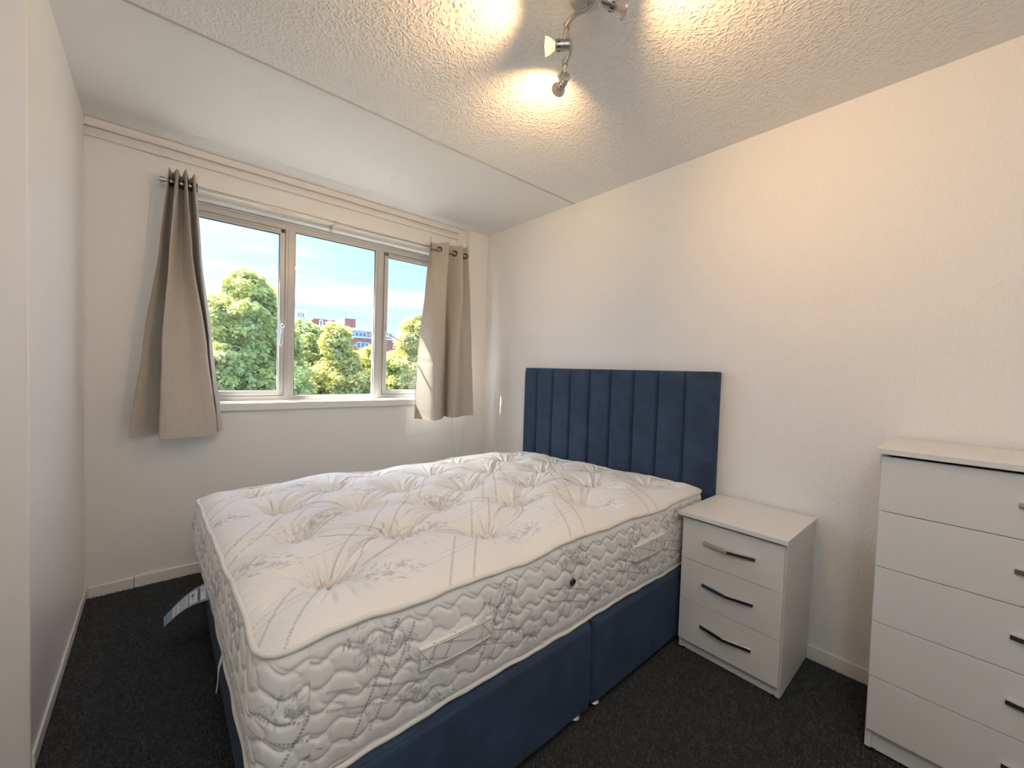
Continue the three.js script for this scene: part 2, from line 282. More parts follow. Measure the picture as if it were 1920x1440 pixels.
// levels: plan curves [x, z] from the heading to the hem; the same number of points in each
function makeCurtain(name, label, levels, topY, hemY, seed) {
  const g = thing(name, label, 'curtain', 'pair of eyelet curtains');
  const curves = levels.map(([v, pts]) => [v, new THREE.CatmullRomCurve3(pts.map(([x, z]) => V3(x, 0, z)), false, 'centripetal')]);
  const n = levels[0][1].length;
  const plan = (u, v) => {
    let k = 0; while (k < curves.length - 2 && v > curves[k + 1][0]) k++;
    const t = (v - curves[k][0]) / (curves[k + 1][0] - curves[k][0]), a = curves[k][1].getPoint(u), b = curves[k + 1][1].getPoint(u), s = t * t * (3 - 2 * t) * 0.4 + t * 0.6;
    return [lerp(a.x, b.x, s), lerp(a.z, b.z, s)];
  };
  const at = (u, v) => {
    const [x, z] = plan(u, v), low = sstep(0.25, 1, v);
    const w = 0.0032 * low * (fbm(u * 14 + seed, v * 5, seed, 3) - 0.5) * 2 + 0.0022 * Math.sin(v * 46 + u * 9 + seed) * sstep(0.5, 1, v) * noise2(u * 6, v * 9, seed + 3);
    const pleat = -0.004 * Math.exp(-(((v - 0.68 - 0.004 * Math.sin(u * 8)) / 0.006) ** 2));
    return [x + w * 0.7, topY(u) + (hemY(u) - topY(u)) * v, z + w + pleat];
  };
  part('cloth', cloth(n * 22, 84, at, (u, v) => [u * 1.1, v * 1.33], 0.0022), M.curtain, g);
  const hem = cloth(n * 22, 2, (u, v) => { const p = at(u, 0.945 + 0.056 * v), q = at(u, 1); return [p[0], Math.max(p[1], q[1] - 0.001), p[2] + 0.0016]; }, (u, v) => [u * 1.1, v * 0.07], 0.001);
  part('hem', hem, M.curtain, g);
  // eyelets where the heading crosses the pole
  let last = null;
  for (let i = 0; i <= 400; i++) {
    const u = i / 400, v = (topY(u) - POLE.y) / (topY(u) - hemY(u)), [x, z] = plan(u, v), s = z - POLE.z;
    if (last && s * last.s < 0) {
      const dx = x - last.x, dz = z - last.z, nrm = V3(-dz, 0, dx).normalize();
      const ring = new THREE.TorusGeometry(0.0185, 0.0055, 8, 22); ring.scale(1, 1, 0.75);
      ring.applyQuaternion(new THREE.Quaternion().setFromUnitVectors(V3(0, 0, 1), nrm)); ring.translate(x, POLE.y, POLE.z);
      part('eyelet', ring, M.darkMetal, g);
    }
    last = { s, x, z };
  }
  return g;
}
makeCurtain('curtain', 'beige eyelet curtain flaring out at the left side of the window', [
  [0.00, [[0.302, 0.128], [0.316, 0.050], [0.334, 0.150], [0.352, 0.045], [0.366, 0.150], [0.384, 0.050], [0.400, 0.140], [0.412, 0.078]]],
  [0.30, [[0.268, 0.112], [0.306, 0.042], [0.307, 0.160], [0.352, 0.062], [0.390, 0.150], [0.402, 0.060], [0.424, 0.135], [0.436, 0.080]]],
  [0.65, [[0.210, 0.100], [0.300, 0.036], [0.280, 0.172], [0.372, 0.120], [0.450, 0.150], [0.462, 0.066], [0.468, 0.128], [0.486, 0.082]]],
  [1.00, [[0.160, 0.096], [0.296, 0.040], [0.272, 0.176], [0.392, 0.162], [0.500, 0.140], [0.506, 0.074], [0.512, 0.116], [0.532, 0.082]]],
], (u) => 2.126 + 0.006 * Math.sin(u * 14), (u) => 0.800 - 0.018 * Math.sin(u * 3.1) + 0.006 * u, 3);
makeCurtain('curtain', 'beige eyelet curtain catching the sun at the right side of the window', [
  [0.00, [[1.752, 0.150], [1.820, 0.058], [1.915, 0.138], [1.948, 0.048], [1.975, 0.062], [2.035, 0.140], [2.060, 0.060], [2.105, 0.110]]],
  [0.30, [[1.742, 0.100], [1.800, 0.130], [1.890, 0.152], [1.950, 0.036], [1.974, 0.070], [2.035, 0.160], [2.082, 0.064], [2.135, 0.116]]],
  [0.62, [[1.728, 0.036], [1.806, 0.152], [1.866, 0.172], [1.970, 0.036], [1.964, 0.110], [2.010, 0.162], [2.104, 0.090], [2.168, 0.114]]],
  [1.00, [[1.717, 0.032], [1.812, 0.160], [1.846, 0.178], [1.976, 0.034], [1.956, 0.120], [1.990, 0.166], [2.112, 0.096], [2.206, 0.104]]],
], (u) => 2.122 + 0.016 * Math.exp(-u * 16) + 0.018 * u + 0.005 * Math.sin(u * 26), (u) => 0.800 - 0.012 * Math.exp(-(((u - 0.16) / 0.12) ** 2)) + 0.006 * u, 8);

// ---------------------------------------------------------------- bed: divan base with headboard
{
  const bed = thing('divan_base', 'navy blue plush two-piece divan bed base under the mattress', 'bed base');
  const y0 = 0.030, y1 = 0.333, z0 = 0.605, z1 = 1.982;
  for (const [a, b] of [[0.432, 1.3835], [1.3895, 2.276]]) {
    const h = part('base_section', planar(new RoundedBoxGeometry(b - a, y1 - y0, z1 - z0, 5, 0.022).translate((a + b) / 2, (y0 + y1) / 2, (z0 + z1) / 2)), M.plush, bed);
    for (const x of [a + 0.055, b - 0.045]) for (const z of [z0 + 0.05, z1 - 0.035]) {
      const prof = [[0, 0], [0.017, 0], [0.021, 0.004], [0.021, 0.011], [0.013, 0.016], [0.011, 0.022], [0.014, 0.026], [0.014, 0.034], [0, 0.034]].map(([r, y]) => new THREE.Vector2(r, y));
      part('glide', new THREE.LatheGeometry(prof, 20).translate(x, 0, z), M.chrome, h);
    }
  }
  const hz = [0.6135, 0.747, 0.897, 1.054, 1.211, 1.365, 1.520, 1.668, 1.819, 1.9737], top = 1.203, bot = 0.06, xf = 2.284;
  const hd = thing('headboard', 'tall navy blue plush headboard with vertical channels', 'headboard');
  const hb = part('board', box(xf + 0.022, bot, hz[0] + 0.002, W - 0.002, top, hz[9], 0.006), M.plush, hd);
  for (let k = 0; k < 9; k++) {
    const a = hz[k], b = hz[k + 1], w = b - a;
    const g = sheet(18, 34, (u, v) => {
      const s = Math.sin(u * Math.PI), across = Math.pow(Math.max(0, s), k === 8 && u > 0.5 ? 0.8 : 0.24), t = Math.min(1, (1 - v) * (top - bot) / 0.045), up = Math.sqrt(Math.max(0, 1 - (1 - t) * (1 - t)));
      const puff = 0.0225 * (0.02 + 0.98 * across) * up + 0.0012 * (fbm(u * 4 + k * 7, v * 9, 3, 3) - 0.5);
      return [xf + 0.0225 - puff, lerp(bot, top, v) - (k === 4 || k === 5 ? 0 : 0.0008) , a + w * (0.003 + 0.994 * u)];
    }, (u, v) => [a + w * u, v * (top - bot)]);
    const back = sheet(1, 1, (u, v) => [xf + 0.024, lerp(bot, top, v), b - w * u], (u, v) => [u, v]);
    part('channel', join([g, back]), M.plush, hd);
  }
}

// ---------------------------------------------------------------- mattress
{
  const mt = thing('mattress', 'white tufted mattress with grey floral print and quilted sides', 'mattress');
  const X0 = 0.417, X1 = 2.262, Z0 = 0.630, Z1 = 1.956, RC = 0.075, YB = 0.336;
  const xm = (X0 + X1) / 2, zm = (Z0 + Z1) / 2, hx = (X1 - X0) / 2, hz = (Z1 - Z0) / 2;
  const edgeY = (x, z) => 0.598 + 0.030 * (z - Z0) / (Z1 - Z0) + 0.006 * Math.sin(x * 7.3 + z * 2) + 0.004 * Math.sin(x * 17 + z * 15 + 1) - 0.020 * Math.exp(-(((x - 0.40) / 0.10) ** 2)) * sstep(1.7, 1.95, z);
  // outline: a rectangle with round corners, walked by length
  const straight = [2 * (hx - RC), 2 * (hz - RC)], arc = Math.PI / 2 * RC, PER = 2 * (straight[0] + straight[1]) + 4 * arc;
  function outline(s) {
    s = ((s % PER) + PER) % PER;
    const legs = [[xm - hx + RC, Z1, 1, 0], [X1, Z1 - RC, 0, -1], [xm + hx - RC, Z0, -1, 0], [X0, Z0 + RC, 0, 1]];
    const cs = [[X1 - RC, Z1 - RC, Math.PI / 2], [X1 - RC, Z0 + RC, 0], [X0 + RC, Z0 + RC, -Math.PI / 2], [X0 + RC, Z1 - RC, Math.PI]];
    for (let k = 0; k < 4; k++) {
      const L = straight[k % 2];
      if (s < L) { const [x, z, dx, dz] = legs[k]; return [x + dx * s, z + dz * s, [0, 1, 0, -1][k], [1, 0, -1, 0][k]]; }
      s -= L;
      if (s < arc) { const a = cs[k][2] - s / RC, [x, z] = cs[k]; return [x + RC * Math.cos(a), z + RC * Math.sin(a), Math.cos(a), Math.sin(a)]; }
      s -= arc;
    }
    return [X0 + RC, Z1, 0, 1];
  }
  const skew = (x, z) => x - 0.024 * (Z1 - z) / (Z1 - Z0) * sstep(0.95, 0.45, x);   // the foot end is not quite square
  // tufting buttons, in staggered rows
  const buttons = [];
  for (let k = 0; k < 7; k++) for (const z of (k % 2 ? [1.565, 1.237, 0.908] : [1.725, 1.400, 1.076, 0.757])) buttons.push([0.602 + 0.257 * k + 0.006 * Math.sin(k * 3 + z * 7), z + 0.006 * Math.sin(k * 5 + z * 9)]);
  const creases = [], R = rng(19);
  for (const a of buttons) for (const b of buttons) {
    const dx = b[0] - a[0], dz = b[1] - a[1], d = Math.hypot(dx, dz);
    if (dx > 0.05 && d < 0.34) for (let q = 0; q < 2; q++) creases.push([a[0], a[1], dx, dz, d, (R() - 0.5) * 0.07 + q * 0.016, 0.0085 * (q ? 0.6 : 1) * (0.7 + 0.6 * R()), 0.0062]);
    else if (Math.abs(dx) < 0.05 && dz > 0.1 && d < 0.36) creases.push([a[0], a[1], dx, dz, d, (R() - 0.5) * 0.05, 0.003, 0.007]);
  }
  for (const a of buttons) for (const [ex, ez, ok] of [[0, 1, a[1] > 1.5], [0, -1, a[1] < 0.95], [-1, 0, a[0] < 0.7], [1, 0, a[0] > 2.0]]) if (ok) for (let q = -2; q <= 2; q++) creases.push([a[0], a[1], (ex || 0.45 * q * 0.5) * 0.2, (ez || 0.45 * q * 0.5) * 0.2, 0.2, (R() - 0.5) * 0.04, 0.0058, 0.0055]);
  const tufts = buttons.map(([x, z], i) => ({ x, z, p: R() * 6.28, n: 9 + Math.floor(R() * 5), m: 17 + Math.floor(R() * 6) }));
  function topY(x, z, e) {
    let y = edgeY(x, z) + 0.034 * (1 - Math.exp(-e / 0.034)) + 0.006 * sstep(0.06, 0.36, e);
    let nearest = 9, bt = null;
    for (const t of tufts) { const d = Math.hypot(x - t.x, z - t.z); if (d < nearest) { nearest = d; bt = t; } }
    const d = nearest;
    const dd = Math.max(0, d - 0.018);
    y -= 0.030 * Math.exp(-Math.pow(dd / 0.030, 1.15)) + 0.036 * Math.exp(-Math.pow(d / 0.105, 1.8));
    const th = Math.atan2(z - bt.z, x - bt.x), env = Math.exp(-Math.pow((d - 0.062) / 0.042, 2));
    y += env * (0.0042 * Math.sin(th * bt.n + bt.p + 0.6 * Math.sin(th * 3)) + 0.0026 * Math.sin(th * bt.m + bt.p * 3));
    for (const [ax, az, dx, dz, L, bend, dep, wid] of creases) {
      const t = ((x - ax) * dx + (z - az) * dz) / (L * L);
      if (t < 0.02 || t > 0.98) continue;
      const off = ((x - ax) * dz - (z - az) * dx) / L - bend * Math.sin(t * Math.PI) * 0.6;
      if (Math.abs(off) > 0.03) continue;
      const along = Math.exp(-Math.pow((t - 0.22) / 0.16, 2)) + Math.exp(-Math.pow((t - 0.80) / 0.14, 2)) + 0.28;
      y -= dep * along * sstep(0.02, 0.1, t) * sstep(0.98, 0.9, t) * (Math.exp(-Math.pow(off / wid, 2)) - 0.45 * Math.exp(-Math.pow((off - wid * 2.1) / (wid * 1.3), 2)));
    }
    return y + 0.0016 * (fbm(x * 26, z * 26, 8, 3) - 0.5) * sstep(0, 0.04, e);
  }
  const NU = 560, NV = 400;
  const topGeo = sheet(NU, NV, (u, v) => {
    // denser towards the middle is not needed; pull the square corners onto the round outline
    let x = lerp(-hx, hx, u), z = lerp(-hz, hz, v); const qx = Math.abs(x) - (hx - RC), qz = Math.abs(z) - (hz - RC);
    let e = Math.min(hx - Math.abs(x), hz - Math.abs(z));
    if (qx > 0 && qz > 0) { const k = Math.max(qx, qz) / Math.hypot(qx, qz); x = Math.sign(x) * (hx - RC + qx * k); z = Math.sign(z) * (hz - RC + qz * k); e = RC - Math.max(qx, qz); }
    x += xm; z += zm; x = skew(x, z);
    return [x, topY(x, z, e), z];
  }, (u, v) => [(lerp(-hx, hx, u) + hx) / (2 * hx), (lerp(-hz, hz, v) + hz) / (2 * hz)]);

  // woven print: sprays of leaves and flowers, and trellis lines of little links
  function spray(c, x, y, r, tone, Rn) {
    c.save(); c.translate(x, y); c.rotate((Rn() - 0.5) * 1.2);
    for (let k = 0; k < 84; k++) {
      const a = Rn() * 6.28, d = r * Math.sqrt(Rn()), px = Math.cos(a) * d * 1.15, py = Math.sin(a) * d * 0.62, L = r * (0.06 + 0.10 * Rn());
      c.save(); c.translate(px, py); c.rotate(a * 0.6 + (Rn() - 0.5) * 1.4);
      c.fillStyle = `rgba(${tone},${0.14 + 0.34 * Rn()})`; c.strokeStyle = `rgba(${tone},0.42)`; c.lineWidth = 1.1;
      c.beginPath(); c.moveTo(-L, 0); c.quadraticCurveTo(0, -L * 0.5, L, 0); c.quadraticCurveTo(0, L * 0.5, -L, 0);
      if (Rn() < 0.55) c.fill(); else c.stroke();
      c.restore();
    }
    for (let k = 0; k < 3; k++) { const px = (k - 1) * r * 0.45, py = (Rn() - 0.5) * r * 0.4; for (let p = 0; p < 6; p++) { const a = p * 1.047; c.fillStyle = `rgba(${tone},0.34)`; c.beginPath(); c.ellipse(px + Math.cos(a) * r * 0.12, py + Math.sin(a) * r * 0.09, r * 0.09, r * 0.05, a, 0, 6.28); c.fill(); } }
    c.restore();
  }
  function links(c, x0, y0, x1, y1, w, step, tone, alpha) {
    const d = Math.hypot(x1 - x0, y1 - y0), n = Math.floor(d / step); c.save(); c.translate(x0, y0); c.rotate(Math.atan2(y1 - y0, x1 - x0));
    for (let k = 0; k < n; k++) { c.fillStyle = `rgba(${tone},${alpha * (0.75 + 0.5 * hash2(k, n, 3))})`; c.fillRect(k * step, -w / 2, step * 0.62, w); c.fillStyle = `rgba(${tone},${alpha * 0.35})`; c.fillRect(k * step + step * 0.62, -w / 2, step * 0.38, w * 0.25); c.fillRect(k * step + step * 0.62, w / 4, step * 0.38, w * 0.25); }
    c.restore();
  }
  const canvasTex = (cv) => { const t = new THREE.CanvasTexture(cv); t.colorSpace = THREE.SRGBColorSpace; t.wrapS = t.wrapT = THREE.RepeatWrapping; return t; };
  const knit = tex(256, 256, (x, y) => 128 + 50 * Math.sin(x * 0.785 + (y & 4 ? 1.6 : 0)) + 60 * (hash2(x, y, 6) - 0.5), {});
  let topMap, sideMap;
  {
    const cv = document.createElement('canvas'); cv.width = 2048; cv.height = 1452; const c = cv.getContext('2d'), S = 2048 / (2 * hx), Rn = rng(404);
    c.fillStyle = 'rgb(241,240,238)'; c.fillRect(0, 0, 2048, 1452);
    for (let k = 0; k < 9000; k++) { c.fillStyle = `rgba(120,120,125,${0.02 + 0.03 * Rn()})`; c.fillRect(Rn() * 2048, Rn() * 1452, 2 + Rn() * 5, 1 + Rn() * 2); }
    const P = 0.46, d1 = [0.60, 0.80], d2 = [-0.60, 0.80];
    for (let i = -1; i < 6; i++) for (let j = -2; j < 6; j++) {
      const x = (i + (j & 1) * 0.5) * P + 0.06, z = j * P * 0.52 + 0.10, m = (v) => v * S, jx = (Rn() - 0.5) * 0.03;
      for (const o of [-0.035, 0.035]) {
        links(c, m(x + jx - d1[0] * 0.20 + o), m(z - d1[1] * 0.20), m(x + jx + d1[0] * (0.12 + 0.06 * Rn()) + o), m(z + d1[1] * 0.16), 7, 8, '146,148,158', 0.40);
        links(c, m(x + d2[0] * 0.24 + 0.05 + o * 0.8), m(z + d2[1] * 0.05 + o * 0.5 - 0.03), m(x + 0.26 + o), m(z - 0.02 + 0.17 * 0.6 + o * 0.5), 3.2, 9, '146,148,158', 0.36);
      }
      spray(c, m(x + P * 0.5), m(z + 0.02), 0.085 * S, '166,168,178', Rn);
    }
    topMap = canvasTex(cv);
  }
  {
    const cv = document.createElement('canvas'); cv.width = 2048; cv.height = 512; const c = cv.getContext('2d'), S = 2048 / 1.28, Rn = rng(505);
    c.fillStyle = 'rgb(241,240,238)'; c.fillRect(0, 0, 2048, 512);
    for (let k = 0; k < 5000; k++) { c.fillStyle = `rgba(110,108,108,${0.02 + 0.03 * Rn()})`; c.fillRect(Rn() * 2048, Rn() * 512, 2 + Rn() * 5, 1 + Rn() * 2); }
    for (let i = 0; i < 4; i++) {
      const x = i * 0.32 * S + 90;
      for (const w of [0, -2048, 2048]) {
        spray(c, x + w + 150, 130 + 60 * (i & 1), 0.085 * S, '146,144,156', rng(900 + i)); spray(c, x + w + 330, 400 - 40 * (i & 1), 0.075 * S, '146,144,156', rng(950 + i));
        for (const o of [0, 62]) { links(c, x + w + 210 + o, 60 + o * 0.5, x + w + 40 + o, 430, 9, 11, '126,126,134', 0.5); links(c, x + w - 40, 210 + o, x + w + 300, 330 + o * 1.1, 9, 11, '126,126,134', 0.45); }
      }
    }
    sideMap = canvasTex(cv);
  }
  // fine relief of the cover: pulled creases between the tufts, gathers round each button, and the knit itself
  const relief = (() => {
    const w = 2048, h = 1452, S = w / (2 * hx), a = new Float32Array(w * h), Q = rng(313);
    const line = (pt, depth, width) => {
      const n = 260, reach = Math.ceil(width * 3.4);
      for (let k = 0; k <= n; k++) {
        const t = k / n, [x, z, f] = pt(t), [x2, z2] = pt(Math.min(1, t + 0.01)), [x1, z1] = pt(Math.max(0, t - 0.01)), L = Math.hypot(x2 - x1, z2 - z1) || 1, nx = -(z2 - z1) / L, nz = (x2 - x1) / L;
        for (let q = -reach; q <= reach; q += 0.5) {
          const px = Math.round((x - X0) * S + nx * q), pz = Math.round((z - Z0) * S + nz * q); if (px < 0 || pz < 0 || px >= w || pz >= h) continue;
          const v = f * depth * (-Math.exp(-((q / width) ** 2)) + 0.55 * Math.exp(-(((q - width * 2) / (width * 1.1)) ** 2))), i = pz * w + px;
          if (v < 0 ? v < a[i] : v > a[i] && a[i] >= 0) a[i] = v;
        }
      }
    };
    for (const p of buttons) for (const b of buttons) {
      const dx = b[0] - p[0], dz = b[1] - p[1], d = Math.hypot(dx, dz);
      if (!(dx > 0.05 && d < 0.34)) continue;
      for (let q = 0; q < 3; q++) {
        const bend = (Q() - 0.5) * 0.10 + (q - 1) * 0.018, from = 0.05 + 0.1 * Q(), to = 0.95 - 0.25 * Q(), flip = Q() < 0.5;
        line((t) => { let u = lerp(from, to, t); if (flip) u = 1 - u; const m = Math.sin(u * Math.PI) * bend; return [p[0] + dx * u + dz / d * m, p[1] + dz * u - dx / d * m, Math.sin(Math.min(1, t * 4) * Math.PI / 2) * (1 - sstep(0.55, 1, t))]; }, 0.55 + 0.45 * Q(), 3.2 + 2.2 * Q());
      }
    }
    for (const [bx, bz] of buttons) for (let q = 0; q < 34; q++) {
      const th = q / 34 * 6.283 + Q() * 0.16, len = 0.045 + 0.085 * Q() * Q() + 0.02 * Q(), curl = (Q() - 0.5) * 0.35;
      line((t) => { const r = 0.018 + len * t, g = th + curl * t; return [bx + Math.cos(g) * r, bz + Math.sin(g) * r, 1 - t]; }, 0.30 + 0.40 * Q(), 1.6 + 1.8 * Q());
    }
    return tex(w, h, (x, y) => 165 + 85 * a[y * w + x] + 5 * (hash2(x >> 1, y >> 1, 6) - 0.5), {});
  })();
  M.ticking = phys({ map: topMap, color: rgb(1, 1, 1), roughness: 0.72, bumpMap: relief, bumpScale: 0.02, sheen: 0.3, sheenRoughness: 0.5, sheenColor: rgb(0.9, 0.9, 0.92) });
  part('top_panel', topGeo, M.ticking, mt);

  // quilted border
  const quilt = (s, y) => {
    const a = (y + 0.0095 * Math.sin(s * 2 * Math.PI / 0.076)) / 0.049, b = (s + 1.0 * y + 0.008 * Math.sin(y * 2 * Math.PI / 0.049)) / 0.076;
    const fa = Math.abs((a - Math.floor(a)) * 2 - 1), fb = Math.abs((b - Math.floor(b)) * 2 - 1);
    return (1 - Math.pow(fa, 5)) * (1 - Math.pow(fb, 7) * 0.6);
  };
  sideMap.repeat.set(1 / 1.28, 1 / 0.32);
  const st = knit.clone(); st.repeat.set(1 / 0.06, 1 / 0.06); st.needsUpdate = true;
  M.border = phys({ map: sideMap, color: rgb(1, 1, 1), roughness: 0.75, bumpMap: st, bumpScale: 0.0005, sheen: 0.2, sheenRoughness: 0.5, sheenColor: rgb(0.9, 0.88, 0.85) });
  const sideGeo = sheet(1720, 78, (u, v) => {
    const s = u * PER, [x0, z, nx, nz] = outline(s), x = lerp(x0, skew(x0, z), v), yt = edgeY(x, z) - 0.004, y = lerp(YB + 0.004, yt, v);
    const foot = sstep(0.5, 0.42, x), sag = Math.sin(v * Math.PI), bulge = 0.011 * Math.pow(sag, 0.8) + 0.0060 * quilt(s, y) * sstep(0, 0.08, v) * sstep(1, 0.92, v) + 0.005 * (fbm(s * 6, y * 6, 3, 3) - 0.5) + 0.016 * foot * sstep(1.5, 0.9, z) * Math.pow(sag, 1.2);
    return [x + nx * bulge, y, z + nz * bulge];
  }, (u, v) => [u * PER, lerp(0.01, 0.30, v)], true);
  part('border', sideGeo, M.border, mt);
  part('underside', box(X0 + 0.005, YB - 0.002, Z0 + 0.005, X1 - 0.005, YB + 0.012, Z1 - 0.005), M.border, mt);
  M.piping = std({ color: rgb(0.80, 0.79, 0.75), roughness: 0.6, bumpMap: knit, bumpScale: 0.0004 });
  const ring = (yf, out, r, n, sk = skew) => tube(Array.from({ length: n }, (_, i) => { const [x0, z, nx, nz] = outline(i / n * PER), x = sk(x0, z); const k = out + 0.0015 * Math.sin(i * 0.9); return V3(x + nx * k, yf(x, z) + 0.0012 * Math.sin(i * 1.7), z + nz * k); }), r, n * 3, 10, true);
  part('piping', ring((x, z) => edgeY(x, z), 0.003, 0.0062, 230), M.piping, mt);
  part('piping', ring((x, z) => YB + 0.005 + 0.003 * Math.sin(x * 9), 0.006, 0.0062, 230, (x) => x), M.piping, mt);
  // tuft buttons: small felted rosettes
  M.felt = std({ color: rgb(0.76, 0.69, 0.60), roughness: 0.95 });
  const rosette = sheet(28, 8, (u, v) => { const a = u * 2 * Math.PI, r = 0.0155 * Math.sin(v * Math.PI * 0.62) * (1 + 0.13 * Math.sin(a * 8) * v) / Math.sin(Math.PI / 2 * 0.98), y = 0.011 * Math.cos(v * Math.PI * 0.62) - 0.005 * Math.exp(-r * r / 2e-5); return [r * Math.cos(a), y, -r * Math.sin(a)]; });
  for (const [x, z] of buttons) { const b = part('button', rosette, M.felt, mt); b.position.set(x, topY(x, z, 0.2) + 0.013, z); b.rotation.y = x * 9; }
  // carrying handles on the side towards the room
  for (const [a, b, c, d] of [[0.725, 0.937, 0.474, 0.522], [1.613, 1.843, 0.474, 0.527]]) {
    const zc = Z1 + 0.0265, pts = (x, s) => V3(x, lerp(c, d, s), zc + 0.004);
    const strap = sheet(40, 4, (u, v) => [lerp(a, b, u), lerp(c, d, v), zc + 0.006 * Math.sin(u * Math.PI) + 0.0015 * Math.sin(v * Math.PI)], (u, v) => [lerp(a, b, u), 0.1 + v * 0.05]);
    const under = box(a, c, zc - 0.012, b, d, zc - 0.0005, 0.002), cords = [[a, c, b, c], [a, d, b, d], [a, c, a, d], [b, c, b, d], [a + 0.036, c, a + 0.036, d], [b - 0.036, c, b - 0.036, d], [a, c, a + 0.036, d], [a, d, a + 0.036, c], [b, c, b - 0.036, d], [b, d, b - 0.036, c]].map(([p, q, r, s]) => { const bow = (x) => zc + 0.006 * Math.sin((x - a) / (b - a) * Math.PI) + 0.0008; return tube([V3(p, q, bow(p)), V3((p + r) / 2, (q + s) / 2, bow((p + r) / 2) + 0.001), V3(r, s, bow(r))], 0.0016, 14, 6); });
    const hd = part('handle', join([strap, under]), M.border, mt);
    part('stitching', join(cords), M.piping, hd);
  }
  part('vent', join([new THREE.TorusGeometry(0.009, 0.0032, 8, 20).translate(1.262, 0.510, Z1 + 0.027), new THREE.CylinderGeometry(0.006, 0.006, 0.006, 14).rotateX(Math.PI / 2).translate(1.262, 0.510, Z1 + 0.023)]), M.darkMetal, mt);
  // printed care label curling out from the foot end, and a plain white ribbon
  {
    const cv = document.createElement('canvas'); cv.width = 512; cv.height = 128; const c = cv.getContext('2d');
    c.fillStyle = 'rgb(120,146,172)'; c.fillRect(0, 0, 512, 128);
    c.fillStyle = 'rgb(214,216,220)'; c.fillRect(70, 16, 170, 98); c.fillRect(258, 16, 160, 98);
    c.fillStyle = 'rgb(92,98,106)'; c.fillRect(126, 16, 30, 98);
    for (let k = 0; k < 3; k++) c.fillRect(84, 30 + k * 10, 34, 4);
    c.beginPath(); c.ellipse(206, 50, 16, 15, 0, 0, 6.28); c.fill(); c.fillRect(204, 60, 4, 40);
    for (let k = 0; k < 8; k++) { c.fillStyle = 'rgb(116,130,148)'; c.fillRect(270, 24 + k * 11, 60 + 30 * hash2(k, 3, 1), 5); c.fillRect(372, 24 + k * 11, 24 + 14 * hash2(k, 7, 1), 5); }
    const m = std({ map: canvasTex(cv), color: rgb(1, 1, 1), roughness: 0.6 });
    const root = [V3(0.410, 0.420, 1.095), V3(0.400, 0.420, 1.235)], tip = V3(0.286, 0.300, 1.02);
    const lab = cloth(20, 5, (u, v) => { const a = root[0].clone().lerp(root[1], v), b = tip.clone().add(V3(-0.002, -0.006 * v, 0.055 * v)), q = a.lerp(b, u); return [q.x, q.y + 0.018 * Math.sin(u * Math.PI), q.z]; }, (u, v) => [u, 1 - v], 0.0006);
    part('label', lab, m, mt);
    const rb = cloth(12, 2, (u, v) => [0.410 - 0.024 * u - 0.004 * Math.sin(u * 5), 0.352 - 0.085 * u, 1.420 + 0.03 * v + 0.04 * u - 0.02 * v * u], (u, v) => [u, v], 0.0006);
    part('ribbon', rb, M.piping, mt);
  }
}

// ---------------------------------------------------------------- drawer units
// fronts face the room (towards -x); zs, ys in metres
function drawerUnit(name, label, { z0, z1, xf, top, lines, plinth, handleSpan, category }) {
  const g = thing(name, label, category);
  const xb = W - 0.014, t = 0.016;
  part('top', box(xf - 0.018, top - 0.018, z0 - 0.010, xb, top, z1 + 0.010, 0.0018), M.whiteBoard, g);
  for (const z of [z0, z1 - t]) part('side_panel', box(xf + 0.016, 0.012, z, xb - 0.002, top - 0.018, z + t, 0.001), M.whiteBoard, g);
  part('back_panel', box(xb - 0.006, 0.03, z0 + t, xb - 0.002, top - 0.018, z1 - t), M.whiteBoard, g);
  part('plinth', box(xf + 0.022, 0.010, z0 + t, xf + 0.038, plinth + 0.004, z1 - t, 0.001), M.whiteBoard, g);
  part('rail', box(xf + 0.020, top - 0.05, z0 + t, xf + 0.034, top - 0.030, z1 - t), M.whiteBoard, g);
  for (const x of [xf + 0.018, xb - 0.04]) for (const z of [z0 + 0.0005, z1 - 0.0265]) part('foot', box(x, 0, z, x + 0.032, 0.0125, z + 0.026, 0.002), M.blackPlastic, g);
  for (let k = 0; k < lines.length - 1; k++) {
    const d = part('drawer', box(xf, lines[k + 1] + 0.001, z0 + 0.003, xf + 0.0155, lines[k] - 0.001, z1 - 0.003, 0.0012), M.whiteBoard, g);
    const tray = join([box(xf + 0.0155, lines[k + 1] + 0.02, z0 + t + 0.012, xb - 0.03, lines[k + 1] + 0.026, z1 - t - 0.012), box(xf + 0.0155, lines[k + 1] + 0.02, z0 + t + 0.012, xb - 0.03, lines[k] - 0.045, z0 + t + 0.022), box(xf + 0.0155, lines[k + 1] + 0.02, z1 - t - 0.022, xb - 0.03, lines[k] - 0.045, z1 - t - 0.012)]);
    part('tray', tray, M.whiteBoard, d);
    // bow-shaped bar handle, meeting in a shallow point in front of the drawer
    const zc = (z0 + z1) / 2, hy = (lines[k] + lines[k + 1]) / 2 + 0.005, hl = handleSpan / 2, s = new THREE.Shape();
    s.moveTo(-hl, 0); s.lineTo(-hl, 0.006); s.lineTo(0, 0.025); s.lineTo(hl, 0.006); s.lineTo(hl, 0); s.lineTo(hl - 0.012, 0); s.lineTo(hl - 0.016, 0.0025); s.lineTo(0, 0.0195); s.lineTo(-hl + 0.016, 0.0025); s.lineTo(-hl + 0.012, 0); s.closePath();
    const hg = new THREE.ExtrudeGeometry(s, { depth: 0.010, bevelEnabled: true, bevelSize: 0.0014, bevelThickness: 0.0024, bevelSegments: 2 });
    hg.applyMatrix4(new THREE.Matrix4().makeBasis(V3(0, 0, 1), V3(-1, 0, 0), V3(0, -1, 0))); hg.translate(xf, hy + 0.005, zc);
    part('handle', hg, M.chrome, d);
  }
  return g;
}
